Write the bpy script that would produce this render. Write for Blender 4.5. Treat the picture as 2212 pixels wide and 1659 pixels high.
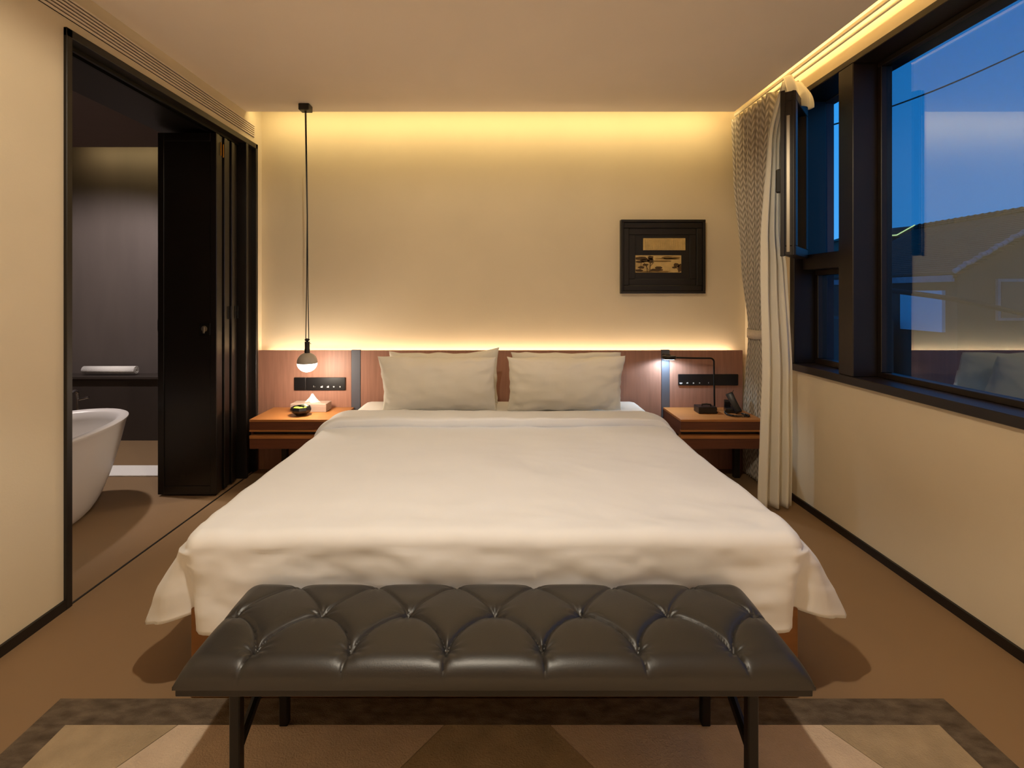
import bpy, bmesh, math, random
from mathutils import Vector, Matrix, noise as mn

# ---------------------------------------------------------------- clear
for o in list(bpy.data.objects):
    bpy.data.objects.remove(o, do_unlink=True)
scene = bpy.context.scene
COL = scene.collection
PI = math.pi
random.seed(7)

# ---------------------------------------------------------------- camera
cam_d = bpy.data.cameras.new('camera')
cam = bpy.data.objects.new('camera', cam_d)
COL.objects.link(cam)
cam.location = (0, 0, 1.35)
cam.rotation_euler = (PI / 2, 0, 0)
cam_d.sensor_width = 36.0
cam_d.sensor_fit = 'HORIZONTAL'
cam_d.lens = 36.0 * 1100 / 2212
cam_d.shift_x = 28 / 2212
cam_d.shift_y = -194.5 / 2212
cam_d.clip_start = 0.02
cam_d.clip_end = 300
scene.camera = cam

# ---------------------------------------------------------------- view
vs = scene.view_settings
scene.display_settings.display_device = 'sRGB'
vs.view_transform = 'Standard'
vs.look = 'None'
vs.gamma = 1.0
vs.exposure = 0.55
vs.use_curve_mapping = False

# ---------------------------------------------------------------- world: blue hour
world = bpy.data.worlds.new('dusk_sky')
scene.world = world
world.use_nodes = True
wn = world.node_tree.nodes
wl = world.node_tree.links
for n in list(wn):
    wn.remove(n)
wo = wn.new('ShaderNodeOutputWorld')
wb = wn.new('ShaderNodeBackground')
wg = wn.new('ShaderNodeTexCoord')
wx = wn.new('ShaderNodeSeparateXYZ')
wr = wn.new('ShaderNodeValToRGB')
wl.new(wg.outputs['Generated'], wx.inputs[0])
wl.new(wx.outputs['Z'], wr.inputs[0])
wl.new(wr.outputs[0], wb.inputs[0])
wl.new(wb.outputs[0], wo.inputs[0])
wr.color_ramp.elements[0].position = 0.0
wr.color_ramp.elements[0].color = (0.055, 0.28, 0.66, 1)
wr.color_ramp.elements[1].position = 0.45
wr.color_ramp.elements[1].color = (0.004, 0.19, 0.56, 1)
wb.inputs[1].default_value = 1.0

# ---------------------------------------------------------------- lights
def aim(o, d):
    o.rotation_euler = Vector(d).to_track_quat('-Z', 'Y').to_euler()

def area(name, loc, d, sx, sy, power, color, spread=PI, roll_long='X'):
    l = bpy.data.lights.new(name, 'AREA')
    l.shape = 'RECTANGLE'
    l.size, l.size_y = sx, sy
    l.energy, l.color, l.spread = power, color, spread
    o = bpy.data.objects.new(name, l)
    COL.objects.link(o)
    o.location = loc
    z = -Vector(d).normalized()
    x = Vector((1, 0, 0)) if roll_long == 'X' else Vector((0, 1, 0))
    x = (x - z * x.dot(z)).normalized()
    y = z.cross(x)
    o.matrix_world = Matrix.Translation(loc) @ Matrix((x, y, z)).transposed().to_4x4()
    return o

def spot(name, loc, d, power, color, deg, blend, r=0.03):
    l = bpy.data.lights.new(name, 'SPOT')
    l.energy, l.color = power, color
    l.spot_size, l.spot_blend, l.shadow_soft_size = math.radians(deg), blend, r
    o = bpy.data.objects.new(name, l)
    COL.objects.link(o)
    o.location = loc
    aim(o, d)
    return o

WARM = (1.0, 0.85, 0.63)
WARM2 = (1.0, 0.85, 0.66)
COVE = (1.0, 0.76, 0.34)
# strip in the slot between ceiling and headboard wall
area('cove_strip_back', (-0.05, 3.77, 2.735), (0, 1, -0.9), 3.5, 0.03, 6.3, COVE)
# strip behind the headboard
area('headboard_strip', (0.01, 3.953, 0.86), (0, 0.0, 1), 3.6, 0.015, 7.5, (1.0, 0.76, 0.50))
# strip in the curtain slot over the window
area('cove_strip_window', (1.695, 1.2, 2.748), (0.75, 0, 1), 5.0, 0.025, 15, COVE, roll_long='Y')
# ceiling downlight over the bed foot (beam and its wide spill), then two added fills
spot('downlight_bed', (-0.2, 1.05, 2.66), (0.0, 0.0, -1), 42, (1.0, 0.91, 0.76), 97, 0.22, 0.03)
spot('downlight_bed_spill', (-0.2, 1.05, 2.655), (0.0, 0.0, -1), 46, WARM, 172, 0.15, 0.04)
spot('added_fill_a', (-0.8, -1.2, 2.66), (0, 0.0, -1), 235, WARM2, 84, 0.5, 0.06)  # unseen fill pair added behind the camera to raise the room's bounce light
spot('added_fill_b', (0.9, -1.2, 2.66), (0, 0.0, -1), 235, WARM2, 84, 0.5, 0.06)
# bathroom
spot('downlight_bath', (-3.15, 3.55, 2.65), (-0.25, 0.35, -1), 100, (1.0, 0.90, 0.86), 115, 0.5, 0.05)
area('cove_strip_bath', (-3.0, 4.64, 2.72), (0, 1, -0.5), 1.9, 0.03, 2.2, COVE)

# ---------------------------------------------------------------- materials
def lin(c):
    if isinstance(c, str):
        c = [int(c[i:i + 2], 16) / 255 for i in (0, 2, 4)]
    return tuple(x / 12.92 if x <= 0.04045 else ((x + 0.055) / 1.055) ** 2.4 for x in c)

MATS = {}
def mat(name, col, rough=0.6, metal=0.0, var=0.0, vscale=3.0, stretch=(1, 1, 1), bump=0.0, bscale=60.0,
        spec=0.5, col2=None, sheen=0.0, emit=None, estr=0.0, coat=0.0, detail=4):
    m = bpy.data.materials.new(name)
    m.use_nodes = True
    nt = m.node_tree
    b = nt.nodes['Principled BSDF']
    c = lin(col)
    b.inputs['Base Color'].default_value = (*c, 1)
    b.inputs['Roughness'].default_value = rough
    b.inputs['Metallic'].default_value = metal
    b.inputs['Specular IOR Level'].default_value = spec
    if sheen: b.inputs['Sheen Weight'].default_value = sheen
    if coat:
        b.inputs['Coat Weight'].default_value = coat
        b.inputs['Coat Roughness'].default_value = 0.15
    if emit:
        b.inputs['Emission Color'].default_value = (*emit, 1)
        b.inputs['Emission Strength'].default_value = estr
    tc = nt.nodes.new('ShaderNodeTexCoord')
    mp = nt.nodes.new('ShaderNodeMapping')
    mp.inputs['Scale'].default_value = stretch
    nt.links.new(tc.outputs['Object'], mp.inputs[0])
    if var or col2:
        n = nt.nodes.new('ShaderNodeTexNoise')
        n.inputs['Scale'].default_value = vscale
        n.inputs['Detail'].default_value = detail
        nt.links.new(mp.outputs[0], n.inputs['Vector'])
        r = nt.nodes.new('ShaderNodeValToRGB')
        r.color_ramp.elements[0].position = 0.3
        r.color_ramp.elements[1].position = 0.7
        ca = tuple(x * (1 - var) for x in c)
        cb = lin(col2) if col2 else tuple(min(1, x * (1 + var)) for x in c)
        r.color_ramp.elements[0].color = (*ca, 1)
        r.color_ramp.elements[1].color = (*cb, 1)
        nt.links.new(n.outputs['Fac'], r.inputs[0])
        nt.links.new(r.outputs[0], b.inputs['Base Color'])
    if bump:
        n2 = nt.nodes.new('ShaderNodeTexNoise')
        n2.inputs['Scale'].default_value = bscale
        n2.inputs['Detail'].default_value = 5
        nt.links.new(mp.outputs[0], n2.inputs['Vector'])
        bp = nt.nodes.new('ShaderNodeBump')
        bp.inputs['Strength'].default_value = bump
        bp.inputs['Distance'].default_value = 0.01
        nt.links.new(n2.outputs['Fac'], bp.inputs['Height'])
        nt.links.new(bp.outputs[0], b.inputs['Normal'])
    MATS[name] = m
    return m

M = {}
M['wall'] = mat('wall_paper', 'DACCB2', 0.85, var=0.03, vscale=2, bump=0.05, bscale=120, spec=0.2)
M['ceiling'] = mat('ceiling_paint', 'F0E4D6', 0.9, var=0.02, vscale=1.5, spec=0.1)
M['floor'] = mat('floor_resin', '8B7053', 0.5, var=0.06, vscale=1.3, bump=0.02, bscale=200, spec=0.35)
M['black'] = mat('black_trim', '16110E', 0.45, var=0.15, vscale=4)
M['doorblack'] = mat('door_lacquer', '17120F', 0.30, var=0.12, vscale=3, stretch=(1, 1, .2), spec=0.5)
M['winframe'] = mat('window_aluminium', '1E1611', 0.45, metal=0.15, var=0.1, vscale=5)
M['wood'] = mat('walnut_veneer', 'A27664', 0.45, var=0.13, vscale=9, stretch=(6, 6, 0.35), bump=0.03, bscale=40, spec=0.4)
M['woodtop'] = mat('nightstand_wood', 'B07440', 0.42, var=0.12, vscale=8, stretch=(0.5, 7, 7), bump=0.03, bscale=40, spec=0.4)
M['woodfront'] = mat('nightstand_front_wood', '643823', 0.45, var=0.12, vscale=8, stretch=(0.5, 7, 7), spec=0.4)
M['basewood'] = mat('bed_base_wood', '85582C', 0.5, var=0.1, vscale=7, stretch=(0.5, 5, 5))
M['strip'] = mat('dark_metal_strip', '5A5C66', 0.45, metal=0.1, var=0.05, vscale=4)
M['linen'] = mat('white_linen', 'EBECF0', 0.75, var=0.015, vscale=4, bump=0.06, bscale=9, spec=0.2, sheen=0.1)
M['pillow'] = mat('pillow_cotton', 'F1ECE0', 0.78, var=0.015, vscale=4, bump=0.12, bscale=11, spec=0.2, sheen=0.1)
M['sheet'] = mat('white_sheet', 'EDEBE8', 0.75, spec=0.2)
M['leather'] = mat('brown_leather', '292725', 0.40, var=0.1, vscale=6, bump=0.05, bscale=260, spec=0.55)
M['leatherpipe'] = mat('leather_crease', '120D0A', 0.5)
M['blackmetal'] = mat('black_steel', '120F0D', 0.45, metal=0.4, var=0.1)
M['blackplastic'] = mat('black_plastic', '141214', 0.35, var=0.08, vscale=10)
M['icon'] = mat('switch_icon_print', 'D8D8DA', 0.5)
M['shade'] = mat('grey_lamp_cap', 'B8B0A8', 0.4, var=0.04)
M['glow'] = mat('frosted_glow', 'FFFFFF', 0.4, emit=(1.0, 0.86, 0.68), estr=14)
M['coolglow'] = mat('led_glow', 'FFFFFF', 0.4, emit=(0.75, 0.9, 1.0), estr=10)
M['tissuebox'] = mat('tissue_box_wood', 'A89284', 0.6, var=0.08, vscale=12, stretch=(0.6, 6, 6))
M['tissue'] = mat('tissue_paper', 'F2F0EE', 0.8, bump=0.1, bscale=30)
M['green'] = mat('green_wrap', 'A9C63C', 0.5, var=0.2, vscale=40)
M['foil'] = mat('silver_foil', 'B9BBB4', 0.3, metal=0.7, var=0.2, vscale=40)
M['plasterpic'] = mat('gold_plaque', 'C4A76C', 0.55, var=0.15, vscale=25)
M['ink'] = mat('sepia_ink', '4A3414', 0.7, var=0.2, vscale=40)
M['ink2'] = mat('sepia_wash', '7E6230', 0.7, var=0.2, vscale=30)
M['tub'] = mat('white_stone_resin', 'D9D2CE', 0.35, var=0.01)
M['chrome'] = mat('chrome', 'B0B0B4', 0.15, metal=1.0)
M['bathwall'] = mat('bathroom_grey_wall', '5E5450', 0.6, var=0.08, vscale=2.5, stretch=(3, 3, 0.6))
M['bathdark'] = mat('bathroom_dark_panel', '3A322E', 0.45, var=0.08, vscale=3)
M['bathceil'] = mat('bathroom_ceiling_paint', '7A6A68', 0.85, var=0.03)
M['towel'] = mat('white_towel', 'EDE8E4', 0.95, bump=0.4, bscale=150)
M['brass'] = mat('brass_hinge', '9A6A20', 0.3, metal=0.9)
M['silver'] = mat('lock_strip_metal', '9A9080', 0.35, metal=0.8)
M['whitemetal'] = mat('white_track', 'E6DFCC', 0.5)
M['vent'] = mat('vent_slat_paint', 'E0D0BC', 0.6)
M['dark'] = mat('vent_shadow_box', '2A1C14', 0.8)
M['rugdark'] = mat('rug_dark_pile', '6E6153', 0.98, var=0.35, vscale=16, bump=0.8, bscale=190, spec=0.05, stretch=(1, 2.2, 1))
M['rugbeige'] = mat('rug_beige_pile', 'A8957A', 0.98, var=0.12, vscale=12, bump=0.5, bscale=190, spec=0.05)
M['ruglight'] = mat('rug_pale_pile', 'C9B49E', 0.98, var=0.07, vscale=12, bump=0.5, bscale=190, spec=0.05)
M['tie'] = mat('tieback_weave', 'BDB2A4', 0.9, var=0.1, vscale=30, stretch=(1, 1, 4), bump=0.4, bscale=60)
M['extwall'] = mat('exterior_render', '4A4650', 0.9, var=0.1)
M['housewall'] = mat('house_render', '4E4A46', 0.95, var=0.15, vscale=3, bump=0.5, bscale=12)
M['housewhite'] = mat('house_white_wall', 'D5D8E0', 0.9)
M['tile'] = mat('roof_tile', '4C4038', 0.9, var=0.2, vscale=4)
M['tileedge'] = mat('barge_mortar', '8E8890', 0.9, var=0.2, vscale=8)
M['glowline'] = mat('roof_light_line', 'FFE080', 0.5, emit=(1.0, 0.82, 0.30), estr=1.2)
M['ground'] = mat('courtyard_ground', '3A3836', 0.9, var=0.1)
M['nightpane'] = mat('dark_window_pane', '14161A', 0.1)

# roof tiles: rows of relief too small to pick apart
def roof_rows(m):
    nt = m.node_tree
    b = nt.nodes['Principled BSDF']
    tc = nt.nodes.new('ShaderNodeTexCoord')
    w = nt.nodes.new('ShaderNodeTexWave')
    w.wave_type = 'BANDS'; w.bands_direction = 'Z'
    w.inputs['Scale'].default_value = 9
    w.inputs['Distortion'].default_value = 0.6
    nt.links.new(tc.outputs['Object'], w.inputs['Vector'])
    bp = nt.nodes.new('ShaderNodeBump')
    bp.inputs['Strength'].default_value = 0.9
    bp.inputs['Distance'].default_value = 0.04
    nt.links.new(w.outputs['Fac'], bp.inputs['Height'])
    nt.links.new(bp.outputs[0], b.inputs['Normal'])
roof_rows(M['tile'])

# window glass: clear tinted sheet with fresnel reflection
def glass_mat(name, tint, boost):
    m = bpy.data.materials.new(name)
    m.use_nodes = True
    nt = m.node_tree
    nt.nodes.remove(nt.nodes['Principled BSDF'])
    out = nt.nodes['Material Output']
    tr = nt.nodes.new('ShaderNodeBsdfTransparent')
    tr.inputs[0].default_value = (*tint, 1)
    gl = nt.nodes.new('ShaderNodeBsdfGlossy')
    gl.inputs['Roughness'].default_value = 0.0
    gl.inputs['Color'].default_value = (0.9, 0.95, 1, 1)
    lw = nt.nodes.new('ShaderNodeLayerWeight')
    lw.inputs['Blend'].default_value = 0.5
    pw = nt.nodes.new('ShaderNodeMath'); pw.operation = 'POWER'; pw.inputs[1].default_value = 4.0
    nt.links.new(lw.outputs['Facing'], pw.inputs[0])
    fr = nt.nodes.new('ShaderNodeMath'); fr.operation = 'MULTIPLY_ADD'
    fr.inputs[1].default_value = 0.9; fr.inputs[2].default_value = boost
    nt.links.new(pw.outputs[0], fr.inputs[0])
    mx = nt.nodes.new('ShaderNodeMixShader')
    nt.links.new(fr.outputs[0], mx.inputs[0])
    nt.links.new(tr.outputs[0], mx.inputs[1])
    nt.links.new(gl.outputs[0], mx.inputs[2])
    nt.links.new(mx.outputs[0], out.inputs[0])
    return m
M['glass'] = glass_mat('window_glass', (0.58, 0.76, 0.82), 0.16)

# sheer curtain: thin woven voile
def sheer_mat():
    m = bpy.data.materials.new('sheer_voile')
    m.use_nodes = True
    nt = m.node_tree
    b = nt.nodes['Principled BSDF']
    b.inputs['Base Color'].default_value = (*lin('F4F0E6'), 1)
    b.inputs['Roughness'].default_value = 0.9
    b.inputs['Specular IOR Level'].default_value = 0.1
    t = nt.nodes.new('ShaderNodeBsdfTranslucent')
    t.inputs[0].default_value = (*lin('F4F0E6'), 1)
    mx = nt.nodes.new('ShaderNodeMixShader')
    mx.inputs[0].default_value = 0.12
    nt.links.new(b.outputs[0], mx.inputs[1])
    nt.links.new(t.outputs[0], mx.inputs[2])
    nt.links.new(mx.outputs[0], nt.nodes['Material Output'].inputs[0])
    return m
M['sheer'] = sheer_mat()

# braided grey curtain weave, driven by cloth uv (u metres across, v metres up)
def curtain_mat():
    m = bpy.data.materials.new('braided_weave')
    m.use_nodes = True
    nt = m.node_tree
    L = nt.links.new
    b = nt.nodes['Principled BSDF']
    b.inputs['Roughness'].default_value = 0.9
    b.inputs['Specular IOR Level'].default_value = 0.1
    uv = nt.nodes.new('ShaderNodeUVMap')
    sp = nt.nodes.new('ShaderNodeSeparateXYZ')
    L(uv.outputs[0], sp.inputs[0])
    def mth(op, a, bb=None):
        n = nt.nodes.new('ShaderNodeMath'); n.operation = op
        for i, x in enumerate((a, bb)):
            if x is None: continue
            if isinstance(x, (int, float)): n.inputs[i].default_value = x
            else: L(x, n.inputs[i])
        return n.outputs[0]
    u = mth('MULTIPLY', sp.outputs['X'], 1 / 0.062)
    tri = mth('PINGPONG', u, 0.5)
    ph = mth('ADD', mth('MULTIPLY', sp.outputs['Y'], 1 / 0.046), mth('MULTIPLY', tri, 2.0))
    st = mth('PINGPONG', ph, 0.5)
    edge = mth('MULTIPLY', mth('PINGPONG', u, 0.25), 4.0)
    v = mth('MULTIPLY', mth('MULTIPLY', st, 2.0), mth('POWER', edge, 0.35))
    r = nt.nodes.new('ShaderNodeValToRGB')
    r.color_ramp.elements[0].position = 0.15
    r.color_ramp.elements[1].position = 0.75
    r.color_ramp.elements[0].color = (*lin('9A9184'), 1)
    r.color_ramp.elements[1].color = (*lin('D4CABC'), 1)
    L(v, r.inputs[0]); L(r.outputs[0], b.inputs['Base Color'])
    bp = nt.nodes.new('ShaderNodeBump')
    bp.inputs['Strength'].default_value = 0.6
    bp.inputs['Distance'].default_value = 0.006
    L(v, bp.inputs['Height']); L(bp.outputs[0], b.inputs['Normal'])
    return m
M['curtain'] = curtain_mat()

# ---------------------------------------------------------------- helpers
def root_of(p):
    while p.parent: p = p.parent
    return p

def obj(name, verts, faces, m, parent=None, smooth=False, kind=None, label=None, cat=None, group=None, uvs=None, sharp=None):
    verts = [Vector(v) for v in verts]
    if parent is None:
        xs = [v.x for v in verts]; ys = [v.y for v in verts]; zs = [v.z for v in verts]
        org = Vector(((min(xs) + max(xs)) / 2, (min(ys) + max(ys)) / 2, min(zs)))
    else:
        org = root_of(parent).location
    me = bpy.data.meshes.new(name)
    me.from_pydata([v - org for v in verts], [], faces)
    bm = bmesh.new(); bm.from_mesh(me)
    bmesh.ops.recalc_face_normals(bm, faces=bm.faces)
    bm.to_mesh(me); bm.free()
    if uvs:
        ul = me.uv_layers.new(name='UVMap')
        for lp in me.loops:
            ul.data[lp.index].uv = uvs[lp.vertex_index]
    if smooth:
        me.polygons.foreach_set('use_smooth', [True] * len(me.polygons))
        if sharp:
            me.set_sharp_from_angle(angle=math.radians(sharp))
    me.materials.append(M[m] if isinstance(m, str) else m)
    o = bpy.data.objects.new(name, me)
    COL.objects.link(o)
    if parent is None: o.location = org
    else: o.parent = parent
    if kind: o['kind'] = kind
    if label: o['label'] = label
    if cat: o['category'] = cat
    if group: o['group'] = group
    return o

def thing(name, loc, label, cat, group=None, kind=None):
    o = bpy.data.objects.new(name, None)
    COL.objects.link(o)
    o.location = loc
    o.empty_display_size = 0.1
    if label: o['label'] = label
    if cat: o['category'] = cat
    if group: o['group'] = group
    if kind: o['kind'] = kind
    return o

def boxdata(x0, x1, y0, y1, z0, z1, bevel=0.0, seg=1, xf=None):
    bm = bmesh.new()
    bmesh.ops.create_cube(bm, size=1)
    for v in bm.verts:
        v.co = Vector((x0 + (v.co.x + .5) * (x1 - x0), y0 + (v.co.y + .5) * (y1 - y0), z0 + (v.co.z + .5) * (z1 - z0)))
    if bevel:
        bmesh.ops.bevel(bm, geom=bm.edges[:], offset=bevel, segments=seg, affect='EDGES', profile=0.5)
    bm.verts.index_update()
    vs_ = [(xf(v.co) if xf else v.co.copy()) for v in bm.verts]
    fs = [[v.index for v in f.verts] for f in bm.faces]
    bm.free()
    return vs_, fs

def box(name, x0, x1, y0, y1, z0, z1, m, parent=None, bevel=0.0, seg=1, xf=None, smooth=False, **k):
    v, f = boxdata(x0, x1, y0, y1, z0, z1, bevel, seg, xf)
    return obj(name, v, f, m, parent, smooth=smooth, **k)

def merge(*parts):
    V, F = [], []
    for v, f in parts:
        o = len(V)
        V += list(v); F += [[i + o for i in ff] for ff in f]
    return V, F

def boxes(name, lst, m, parent=None, bevel=0.0, **k):
    v, f = merge(*[boxdata(*b, bevel) for b in lst])
    return obj(name, v, f, m, parent, **k)

def tubedata(pts, r, n=10, caps=True):
    pts = [Vector(p) for p in pts]
    V, F = [], []
    N = len(pts)
    up = Vector((0, 0, 1))
    prev = None
    for i, p in enumerate(pts):
        t = (pts[min(i + 1, N - 1)] - pts[max(i - 1, 0)]).normalized()
        if prev is None:
            a = up if abs(t.dot(up)) < 0.95 else Vector((1, 0, 0))
            x = t.cross(a).normalized()
        else:
            x = (prev - t * prev.dot(t)).normalized()
        prev = x
        y = t.cross(x)
        rr = r[i] if isinstance(r, (list, tuple)) else r
        for k in range(n):
            a = 2 * PI * k / n
            V.append(p + x * math.cos(a) * rr + y * math.sin(a) * rr)
    for i in range(N - 1):
        for k in range(n):
            F.append([i * n + k, i * n + (k + 1) % n, (i + 1) * n + (k + 1) % n, (i + 1) * n + k])
    if caps:
        F.append(list(range(n))[::-1]); F.append([(N - 1) * n + k for k in range(n)])
    return V, F

def tube(name, pts, r, m, parent=None, n=10, smooth=True, **k):
    v, f = tubedata(pts, r, n)
    return obj(name, v, f, m, parent, smooth=smooth, sharp=40, **k)

def lathedata(cx, cy, prof, n=32):
    """prof: list of (radius, z)"""
    V, F = [], []
    for r, z in prof:
        for k in range(n):
            a = 2 * PI * k / n
            V.append(Vector((cx + r * math.cos(a), cy + r * math.sin(a), z)))
    for i in range(len(prof) - 1):
        for k in range(n):
            F.append([i * n + k, i * n + (k + 1) % n, (i + 1) * n + (k + 1) % n, (i + 1) * n + k])
    F.append(list(range(n))[::-1]); F.append([(len(prof) - 1) * n + k for k in range(n)])
    return V, F

def lathe(name, cx, cy, prof, m, parent=None, n=32, smooth=True, sharp=40, **k):
    v, f = lathedata(cx, cy, prof, n)
    return obj(name, v, f, m, parent, smooth=smooth, sharp=sharp, **k)

def gridfaces(nu, nv, off=0):
    return [[off + i * nv + j, off + (i + 1) * nv + j, off + (i + 1) * nv + j + 1, off + i * nv + j + 1]
            for i in range(nu - 1) for j in range(nv - 1)]

def fbm(x, y, z=0.0, o=3):
    return mn.fractal(Vector((x, y, z)), 1.0, 2.0, o)

def sstep(a, b, x):
    t = max(0, min(1, (x - a) / (b - a)))
    return t * t * (3 - 2 * t)

def lerp(a, b, t): return a + (b - a) * t

def interp(tbl, x):
    if x <= tbl[0][0]: return tbl[0][1]
    for (a, va), (b, vb) in zip(tbl, tbl[1:]):
        if x <= b:
            return lerp(va, vb, sstep(a, b, x) * 0.5 + 0.5 * (x - a) / (b - a))
    return tbl[-1][1]

ST = dict(kind='structure')
XL, XR = -1.86, 1.928
YB = 3.99
YF = -2.2
ZC = 2.69

# ---------------------------------------------------------------- room shell
box('floor', -4.6, 2.18, YF, 5.0, -0.2, 0.0, 'floor', **ST)
box('wall_back', -1.86, 2.18, YB, YB + 0.2, 0, 3.0, 'wall', **ST)
boxes('wall_left', [(-2.3, XL, YF, 2.19, 0, 3.0), (-2.3, XL, 2.19, 3.885, 2.485, 3.0), (-2.3, XL, 3.885, YB + 0.2, 0, 3.0)], 'wall', **ST)
WY0, WY1, WZ0, WZ1 = 0.55, 3.35, 0.875, 2.625
boxes('wall_right', [(XR, 2.18, YF, YB, 0, WZ0), (XR, 2.18, YF, YB, WZ1, 3.0),
                     (XR, 2.18, YF, WY0, WZ0, WZ1), (XR, 2.18, WY1, YB, WZ0, WZ1)], 'wall', **ST)
box('wall_front', -1.86, 2.18, YF - 0.15, YF, 0, 3.0, 'wall', **ST)
box('ceiling', XL, 1.73, YF, 3.745, ZC, ZC + 0.05, 'ceiling', **ST)
boxes('trim_3', [(1.58, 1.60, YF, 3.60, ZC + 0.05, 3.0), (XL, 1.60, 3.60, 3.62, ZC + 0.05, 3.0)], 'wall', **ST)
box('ceiling_slab', -4.6, 2.18, YF - 0.15, 5.0, 3.0, 3.1, 'ceiling', **ST)
box('baseboard_right', XR - 0.012, XR, YF, 3.9, 0, 0.042, 'black', **ST)
box('baseboard_left', XL, XL + 0.012, YF, 2.19, 0, 0.042, 'black', **ST)
box('trim_1', XL - 0.006, XL + 0.004, 2.2, 3.88, 0.0, 0.003, 'black', **ST)

# ---------------------------------------------------------------- bathroom beyond the opening
box('wall_bathroom_back', -4.4, -1.86, 4.85, 5.0, 0, 3.0, 'bathwall', **ST)
box('wall_bathroom_left', -4.55, -4.4, YF, 5.0, 0, 3.0, 'bathwall', **ST)
box('wall_bathroom_near', -4.4, -2.3, 0.7, 0.85, 0, 3.0, 'bathwall', **ST)
box('wall_bathroom_right', -2.29, -1.86, 4.2, 4.85, 0, 3.0, 'bathdark', **ST)
box('ceiling_bathroom', -4.4, -2.3, 0.85, 4.6, 2.676, 2.73, 'bathceil', **ST)
box('wall_bathroom_ledge', -4.4, -2.29, 4.69, 4.85, 0, 0.57, 'bathdark', **ST)
box('trim_2', -4.4, -2.29, 4.65, 4.85, 0.57, 0.595, 'bathdark', bevel=0.003, **ST)

# portal lining of the opening
lin_ = thing('door_1', (XL, 3.0, 0), None, None, kind='structure')
lin_['label'] = 'black folding door stacked open in the black-lined opening to the bathroom'
boxes('portal_lining', [(-2.32, XL + 0.014, 2.175, 2.205, 0, 2.49),
                        (-2.32, XL + 0.014, 2.175, 3.90, 2.455, 2.492),
                        (-2.32, XL + 0.014, 3.72, 3.75, 0, 2.455),
                        (-2.32, XL + 0.014, 3.87, 3.90, 0, 2.492)], 'black', lin_, bevel=0.002)
box('jamb_recess', -2.28, XL - 0.02, 3.75, 3.87, 0, 2.455, 'doorblack', lin_)
boxes('door_track', [(-1.96, -1.945, 2.205, 3.72, 2.435, 2.455), (-1.915, -1.90, 2.205, 3.72, 2.435, 2.455)], 'blackmetal', lin_)
for i in range(6):
    y0 = 3.40 + i * 0.048
    x1 = -1.885 - (0.010 if i % 2 else 0)
    p = box('door_panel', -2.275, x1, y0, y0 + 0.038, 0.012, 2.425, 'doorblack', lin_, bevel=0.003)
    if i == 0:
        fr = boxes('panel_frame', [(-2.275, -2.235, y0 - 0.006, y0, 0.012, 2.425), (-1.925, x1, y0 - 0.006, y0, 0.012, 2.425),
                                   (-2.235, -1.925, y0 - 0.006, y0, 2.37, 2.425), (-2.235, -1.925, y0 - 0.006, y0, 0.012, 0.07)],
                   'doorblack', p, bevel=0.0015)
        boxes('flush_pull', [(-2.00, -1.925, y0 - 0.008, y0 + .001, 1.075, 1.155)], 'blackmetal', p, bevel=0.002)
        v, f = lathedata(0, 0, [(0.004, 0), (0.016, 0.0), (0.02, 0.003), (0.02, 0.006), (0.012, 0.008)], 18)
        v2, f2 = boxdata(-0.006, 0.006, -0.03, 0.012, 0.006, 0.016, 0.002)
        V, F = merge((v, f), (v2, f2))
        obj('thumb_turn', [Vector((q.x - 1.9625, y0 - 0.006 - q.z, 1.118 + q.y)) for q in V], F, 'silver', p, smooth=True, sharp=35)
        box('edge_latch', -2.285, -2.275, y0 + 0.005, y0 + 0.03, 1.10, 1.18, 'blackmetal', p, bevel=0.002)
    hz = 2.33 if i < 2 else 1.22
    tube('hinge', [(x1 + 0.004, y0 + 0.043, hz - 0.045), (x1 + 0.004, y0 + 0.043, hz + 0.045)], 0.0045, 'brass' if i < 2 else 'blackmetal', p)

# ---------------------------------------------------------------- window
win = thing('window_1', (2.0, 2.0, WZ0), None, None, kind='structure')
win['label'] = 'wide dark-framed window with an opened casement in the right wall'
FX0, FX1 = 1.912, 2.12
fr = 0.026
box('frame_head', FX0, FX1, WY0, WY1, WZ1 - fr, WZ1 + 0.01, 'winframe', win, bevel=0.003)
box('frame_sill', FX0 - 0.012, FX1, WY0, WY1, WZ0 - 0.018, WZ0 + fr, 'winframe', win, bevel=0.003)
box('frame_jamb', FX0, FX1, WY1 - 0.05, WY1, WZ0 + fr, WZ1 - fr, 'winframe', win, bevel=0.003)
box('frame_jamb', FX0, FX1, WY0, WY0 + fr, WZ0 + fr, WZ1 - fr, 'winframe', win, bevel=0.003)
MY0, MY1 = 2.752, 2.87
box('mullion', FX0, FX1, MY0, MY1, WZ0 + fr, WZ1 - fr, 'winframe', win, bevel=0.004)
box('transom', 1.965, FX1, MY1, WY1 - 0.05, 1.505, 1.60, 'winframe', win, bevel=0.003)
# fixed light beads
def glaze(y0, y1, z0, z1, w=0.035):
    x0, x1 = 2.045, 2.105
    boxes('glazing_bead', [(x0, x1, y0, y1, z0, z0 + w), (x0, x1, y0, y1, z1 - w, z1), (x0, x1, y0, y0 + w, z0 + w, z1 - w), (x0, x1, y1 - w, y1, z0 + w, z1 - w)],
          'winframe', win, bevel=0.003)
    box('pane', 2.072, 2.078, y0 + w * .8, y1 - w * .8, z0 + w * .8, z1 - w * .8, 'glass', win)
glaze(WY0 + fr, MY0, WZ0 + fr, WZ1 - fr, 0.028)
glaze(MY1, WY1 - 0.05, WZ0 + fr, 1.505)
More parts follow.
